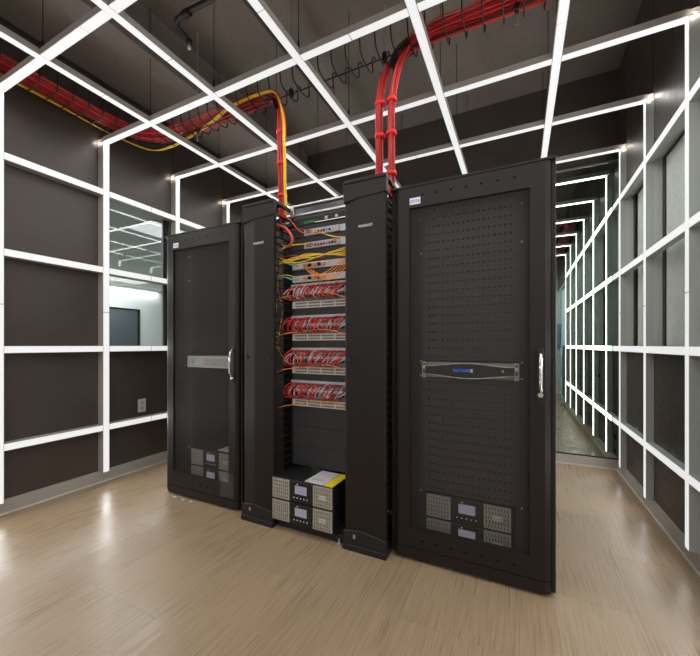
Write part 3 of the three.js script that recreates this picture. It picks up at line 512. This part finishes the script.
for (const [y, k] of [[1.655, 'upper'], [1.570, 'lower']]) panelThing('fibre_patch_bay', `${k} off-white fibre patch panel with orange couplers`, 'patch panel', y, t => {
  mesh('face', rbx(-0.2413, 0.2413, 0.0, 0.0435, -0.013, 0.004, 0.002, 1), M.deviceWhite, t);
  for (let i = 0; i < 5; i++) mesh('coupler', rbx(-0.15 + i * 0.036, -0.125 + i * 0.036, 0.012, 0.032, 0.004, 0.014, 0.002, 1), i % 2 ? M.rackPlastic : M.orange, t);
  mesh('cover_seam', bx(0.045, 0.048, 0.004, 0.040, 0.004, 0.0055), M.device, t);
});
const plainPanel = (y, h, label, group) => panelThing('blank_panel', label, 'blanking panel', y, t => mesh('panel', rbx(-0.2413, 0.2413, 0.0, h - 0.0015, -0.014, 0, 0.0015, 1), M.blank, t), group);
plainPanel(1.915, 0.034, 'narrow black blanking panel above the upper router'); plainPanel(1.830, 0.040, 'black blanking panel between the two routers'); plainPanel(1.700, 0.084, 'black blanking panel behind the yellow and crimson cables'); plainPanel(1.615, 0.039, 'black blanking panel between the two fibre panels');
const setY = [1.397, 1.180, 0.959, 0.741], setTop = [1.556, 1.345, 1.131, 0.914], ord = ['topmost', 'second', 'third', 'lowest'];
for (let k = 0; k < 4; k++) {
  const y = setY[k], yt = setTop[k];
  panelThing('network_switch', `${ord[k]} beige network switch with slotted front under the red and grey patch cords`, 'network switch', y, t => {
    mesh('chassis', bx(-0.2205, 0.2205, 0.001, 0.0435, -0.32, -0.004), M.deviceGrey, t);
    const s = rect(-0.2413, 0.2413, 0, 0.0438); for (let c = 0; c < 4; c++) for (const [a, b] of [[0.005, 0.018], [0.024, 0.037]]) s.holes.push(hole(-0.222 + c * 0.104, -0.126 + c * 0.104, a, b)); for (const [a, b] of [[0.005, 0.018], [0.024, 0.037]]) s.holes.push(hole(0.198, 0.222, a, b));
    mesh('front_grille', prismZ(s, -0.004, 0.004, 0.0008), M.beigeLight, t);
    const sl = []; for (let i = 0; i < 20; i++) sl.push(bx(-0.222 + i * 0.0222, -0.210 + i * 0.0222, 0.006, 0.037, -0.004, -0.001)); mesh('slot_fins', sl, M.beige, t).userData.kind = 'stuff';
  });
  panelThing('patch_bay', `${ord[k]} grey patch panel with ports behind the patch cords`, 'patch panel', y + 0.046, t => { const h = yt - y - 0.046;
    mesh('face', rbx(-0.2413, 0.2413, 0, h, -0.014, -0.002, 0.002, 1), M.deviceGrey, t); mesh('top_ledge', bx(-0.2413, 0.2413, h - 0.016, h, -0.002, 0.018), M.device, t);
    mesh('designation_strip', [bx(-0.225, 0.235, h * 0.42, h * 0.54, -0.002, 0.001)], M.deviceWhite, t);
    const ports = []; for (let i = 0; i < 24; i++) for (const f of [0.28, 0.66]) ports.push(bx(-0.218 + i * 0.0188, -0.206 + i * 0.0188, h * f - 0.006, h * f + 0.006, -0.002, 0.0004)); mesh('port_row', ports, M.port, t).userData.kind = 'stuff'; });
  if (k < 3) plainPanel(setTop[k + 1] + 0.0002, y - setTop[k + 1] + 0.001, `dark blanking panel below the ${ord[k]} network switch`);
  // patch cords looping forward from the panel down to the switch
  const N = 38, h = yt - y - 0.048;
  for (let i = 0; i < N; i++) {
    const u = Math.pow(i / (N - 1), 1.22), red = i % 2 === 0 ? rnd() < 0.8 : rnd() < 0.18, x = EX - 0.225 + 0.45 * u, y1 = y + 0.046 + h * (i % 2 ? 0.66 : 0.80) + rr(-0.004, 0.004), y0 = y + 0.046 + h * 0.10 + rr(-0.008, 0.008);
    const lean = 0.02 + 0.075 * u * u + rr(-0.012, 0.016), out = 0.060 + rr(-0.012, 0.018) + (red ? 0.006 : -0.003), push = u < 0.2 ? (0.2 - u) * 0.14 : 0;
    const xe = Math.max(x - lean, EX - 0.236);
    const pts = [V(x, y1, EZ + 0.000), V(x - lean * 0.15 - push * 0.3, y1 + 0.006, EZ + out * 0.6), V(x - lean * 0.55 - push, (y1 * 0.55 + y0 * 0.45), EZ + out), V(x - lean * 0.95 - push * 0.8, y0 + 0.012 + (red ? -0.010 : 0.006), EZ + out * 0.82), V(xe, y0 + 0.004, EZ + 0.001)];
    const o = mesh('network_cable', tube(pts, red ? 0.0033 : 0.0031, 18, 5), red ? [M.red, M.redC, M.tie][i % 3] : i % 5 === 0 ? M.blackCable : M.greyCable);
    tag(o, `${red ? 'red' : i % 5 === 0 ? 'black' : 'grey'} patch cord looping from the ${ord[k]} patch panel to the switch below`, 'patch cord', `${ord[k]} row of patch cords`);
  }
}
for (const [a, b, n] of [[0.343, 0.475, 'lowest'], [0.475, 0.607, 'middle'], [0.607, 0.739, 'top']]) plainPanel(a, b - a, `${n} of the tall dark blanking panels above the power supplies`);
// loose cables in front of the rack
function loose(name, label, mat, pts, r = 0.0032, group) { tag(mesh(name, tube(pts.map(q => V(...q)), r, 40, 6), mat), label, 'cable', group); }
const at = (px, py, z = -1.90) => { const a = THREE.MathUtils.degToRad(26.0), X = (px - 350) / F, Y = -(py - 345.15) / F, dx = X * Math.cos(a) - Math.sin(a), dz = -X * Math.sin(a) - Math.cos(a), t = z / dz; return [dx * t, 1.148 + Y * t, z]; };
loose('coral_cable', 'coral red cable arching from the left manager to the upper router', M.coral, [at(274, 214, -1.88), at(281, 213), at(290, 220), at(300, 231, -1.87), at(309, 234, -1.87), at(318, 232, -1.88), at(326, 227, -1.925)]);
loose('crimson_cable', 'crimson cable from the left manager to the upper router', M.crimson, [at(281, 233, -1.88), at(288, 231), at(298, 229), at(307, 230), at(311, 231, -1.93)]);
loose('yellow_cable', 'yellow cable sagging from the upper router to the right manager', M.yellow, [at(314, 231, -1.925), at(322, 233), at(332, 236, -1.88), at(340, 237, -1.86), at(347, 237, -1.86)], 0.0042);
loose('yellow_cable', 'yellow cable from the left manager up to the lower router', M.yellow, [at(278, 252, -1.86), at(284, 248, -1.85), at(294, 245, -1.86), at(304, 244, -1.89), at(310, 243, -1.925)], 0.0040);
loose('crimson_cable', 'crimson cable from the lower router to the right manager', M.crimson, [at(309, 243, -1.925), at(320, 245, -1.88), at(330, 242, -1.87), at(338, 238, -1.86), at(347, 236, -1.86)]);
loose('red_loop_cable', 'thick red cable looping inside the left manager', M.coral, [at(276, 225, -1.85), at(284, 227, -1.82), at(290, 233, -1.82), at(292.5, 240, -1.82), at(289, 246, -1.84), at(281, 246, -1.88)], 0.0085);
loose('crimson_cable', 'crimson cable among the yellow cables above the upper fibre panel', M.crimson, [at(279, 259, -1.86), at(288, 256, -1.85), at(297, 256, -1.86), at(310, 258, -1.87), at(322, 257, -1.87), at(329, 252, -1.87), at(338, 256, -1.87), at(347, 254, -1.87)], 0.0036);
for (let k = 0; k < 5; k++) loose('yellow_cable', 'yellow cable in the bunch sagging across above the upper fibre panel', M.yellow, [at(279, 258 + k * 1.6, -1.85), at(290, 260 + rr(-4, 3), -1.84), at(302, 258 + rr(-3.5, 4), -1.845), at(316, 257 + rr(-3.5, 3), -1.85), at(330, 255 + rr(-3, 3), -1.86), at(347, 247 + k * 2.2, -1.86)], 0.0034, 'bunched yellow cables');
for (let k = 0; k < 4; k++) loose('aqua_cable', 'aqua fibre cable reaching from the left manager to the fibre panels', M.aqua, [at(277, 264 + (k % 2) * 13 + k * 0.7, -1.85), at(284, 263 + (k % 2) * 14, -1.85), at(291, 264 + (k % 2) * 14 + k * 0.5, -1.87), at(299, 267 + (k % 2) * 13, -1.93)], 0.0030, 'aqua fibre cables');
for (let k = 0; k < 2; k++) loose('yellow_cable', k ? 'short yellow cable entering the lower fibre panel' : 'short yellow cable entering the upper fibre panel', M.yellow, [at(277, 265 + k * 12, -1.845), at(285, 262 + k * 13, -1.84), at(293, 263 + k * 13.5, -1.86), at(299, 267 + k * 12, -1.93)], 0.0034);
for (let k = 0; k < 5; k++) loose('orange_cable', 'orange fibre cable drooping in a loop below the fibre panels', M.orange, [at(304 + k * 3, 264 + k * 2, -1.925), at(307 + k * 3, 270 + k, -1.87), at(315 + k * 3, 275 + k * 1.2, -1.85), at(326 + k * 2, 272 + k * 1.5, -1.85), at(337 + k, 264 + k * 2, -1.86), at(348, 257 + k * 2, -1.87)], 0.0028, 'orange fibre loops');
for (const [y, n] of [[290, 'topmost'], [327, 'second'], [362.5, 'third'], [399, 'lowest']]) loose('orange_cable', `orange cable crossing in front of the ${n} patch bay`, M.orange, [at(276, y + 10, -1.86), at(284, y + 7, -1.86), at(300, y + 5, -1.905), at(318, y + 3, -1.90), at(330, y + 3, -1.86), at(348, y + 8, -1.86)], 0.0030);

// power supplies on the rack floor, with leaflets on top
ups(-1.391, 0.1965, -1.74, 'upper of the two stacked power supplies at the foot of the open rack', undefined, 0.56);
ups(-1.391, 0.0625, -1.74, 'lower of the two stacked power supplies at the foot of the open rack', undefined, 0.56);
{
  const a = thing('booklet', 'white printed leaflet lying on the stacked power supplies in the open rack', 'booklet', [-1.085, 0.3246, -1.86]); a.rotation.y = -0.05;
  mesh('sheet', bx(-0.075, 0.055, 0, 0.003, -0.10, 0.10), M.paper, a); mesh('print', [bx(-0.05, 0.03, 0.003, 0.0033, 0.03, 0.06), bx(-0.05, 0.01, 0.003, 0.0033, -0.05, -0.045), bx(-0.05, 0.02, 0.003, 0.0033, -0.03, -0.025)], M.device, a);
  const b = thing('booklet', 'bright yellow leaflet lying on the stacked power supplies in the open rack', 'booklet', [-0.995, 0.3246, -1.855]); b.rotation.y = -0.05;
  mesh('sheet', bx(-0.03, 0.03, 0, 0.004, -0.10, 0.10), M.yellowPaper, b);
}

// ---------------------------------------------------------------- small fittings on the walls
{
  const o = thing('wall_outlet', 'off-white electrical outlet plate on the brown left wall panel under the window', 'outlet', [XL + 0.0005, 0.589, -2.046]);
  mesh('plate', rbx(0, 0.006, -0.06, 0.06, -0.037, 0.037, 0.002, 2), M.plate, o);
  for (const y of [-0.024, 0.024]) { const s = mesh('socket', rbx(0.005, 0.0085, y - 0.015, y + 0.015, -0.016, 0.016, 0.002, 1), M.device, o); mesh('slot', [bx(0.0085, 0.009, y - 0.004, y + 0.006, -0.008, -0.005), bx(0.0085, 0.009, y - 0.004, y + 0.006, 0.005, 0.008)], M.port, s); }
  const spots = [[0.80, -3.11], [0.28, -3.83], [0.15, -3.83], [0.80, -1.78], [0.80, -0.9]];
  spots.forEach(([y, z], i) => { const b = thing('wall_socket', i === 0 ? 'small black socket on the dark panel below a shaded window' : 'small black socket on the right wall panel near the mirrored wall', 'socket', [XR - 0.0005, y, z], i ? 'black sockets on the right wall' : undefined); mesh('cover', rbx(-0.008, 0, -0.02, 0.02, -0.026, 0.026, 0.002, 1), M.rackPlastic, b); mesh('socket_hole', bx(-0.009, -0.008, -0.008, 0.008, -0.012, 0.012), M.port, b); });
}
// glass entrance door standing open behind the camera, seen in the mirror
{
  const d = thing('glass_door', 'frameless glass door standing open, its teal edge seen in the mirrored wall', 'door', [0.715, 0, -0.30]);
  mesh('glass_leaf', bx(-0.005, 0.005, 0.02, 2.2, 0.004, 0.80), M.doorGlass, d);
  mesh('polished_edge', bx(-0.006, 0.006, 0.02, 2.2, 0, 0.004), M.glassEdge, d);
  mesh('patch_fitting', [rbx(-0.02, 0.02, 0.0, 0.07, 0.0, 0.16, 0.003), rbx(-0.012, 0.012, 0.95, 1.10, 0.01, 0.07, 0.003)], M.silver, d);
  const p = thing('wall_poster', 'blue poster on the pale corridor wall, seen in the mirrored wall', 'poster', [0.55, 1.35, ZF - 0.006]);
  mesh('poster_board', rbx(-0.2, 0.2, -0.3, 0.3, -0.004, 0.005, 0.002, 1), S({ color: L(0.10, 0.20, 0.42), roughness: 0.5 }), p);
}
for (const x of [-2.2, -0.4]) {  // panels out of view, placed to light the cabinet fronts and near floor
  const p = thing('unseen_panel_light', 'unseen white ceiling panel light behind the camera, placed to light the cabinet fronts', 'ceiling light', [x, YC - 0.9, 1.0], 'unseen panel lights behind the camera');
  mesh('frame', [bx(-0.62, 0.62, 0.004, 0.05, -0.17, 0.17)], M.officeWall, p); mesh('diffuser', bx(-0.6, 0.6, 0, 0.004, -0.15, 0.15), M.glow, p);
  for (const k of [-0.55, 0.55]) mesh('hanger_rod', cyl(0.003, 0.85, 'y', k, 0.475, 0, 6), M.wire, p);
  rectLight(V(x, YC - 0.902, 1.0), V(1, 0, 0), V(0, -1, 0), 1.2, 0.3, UNSEEN_PANEL_LIGHT);
}
renderer.render(scene, camera);
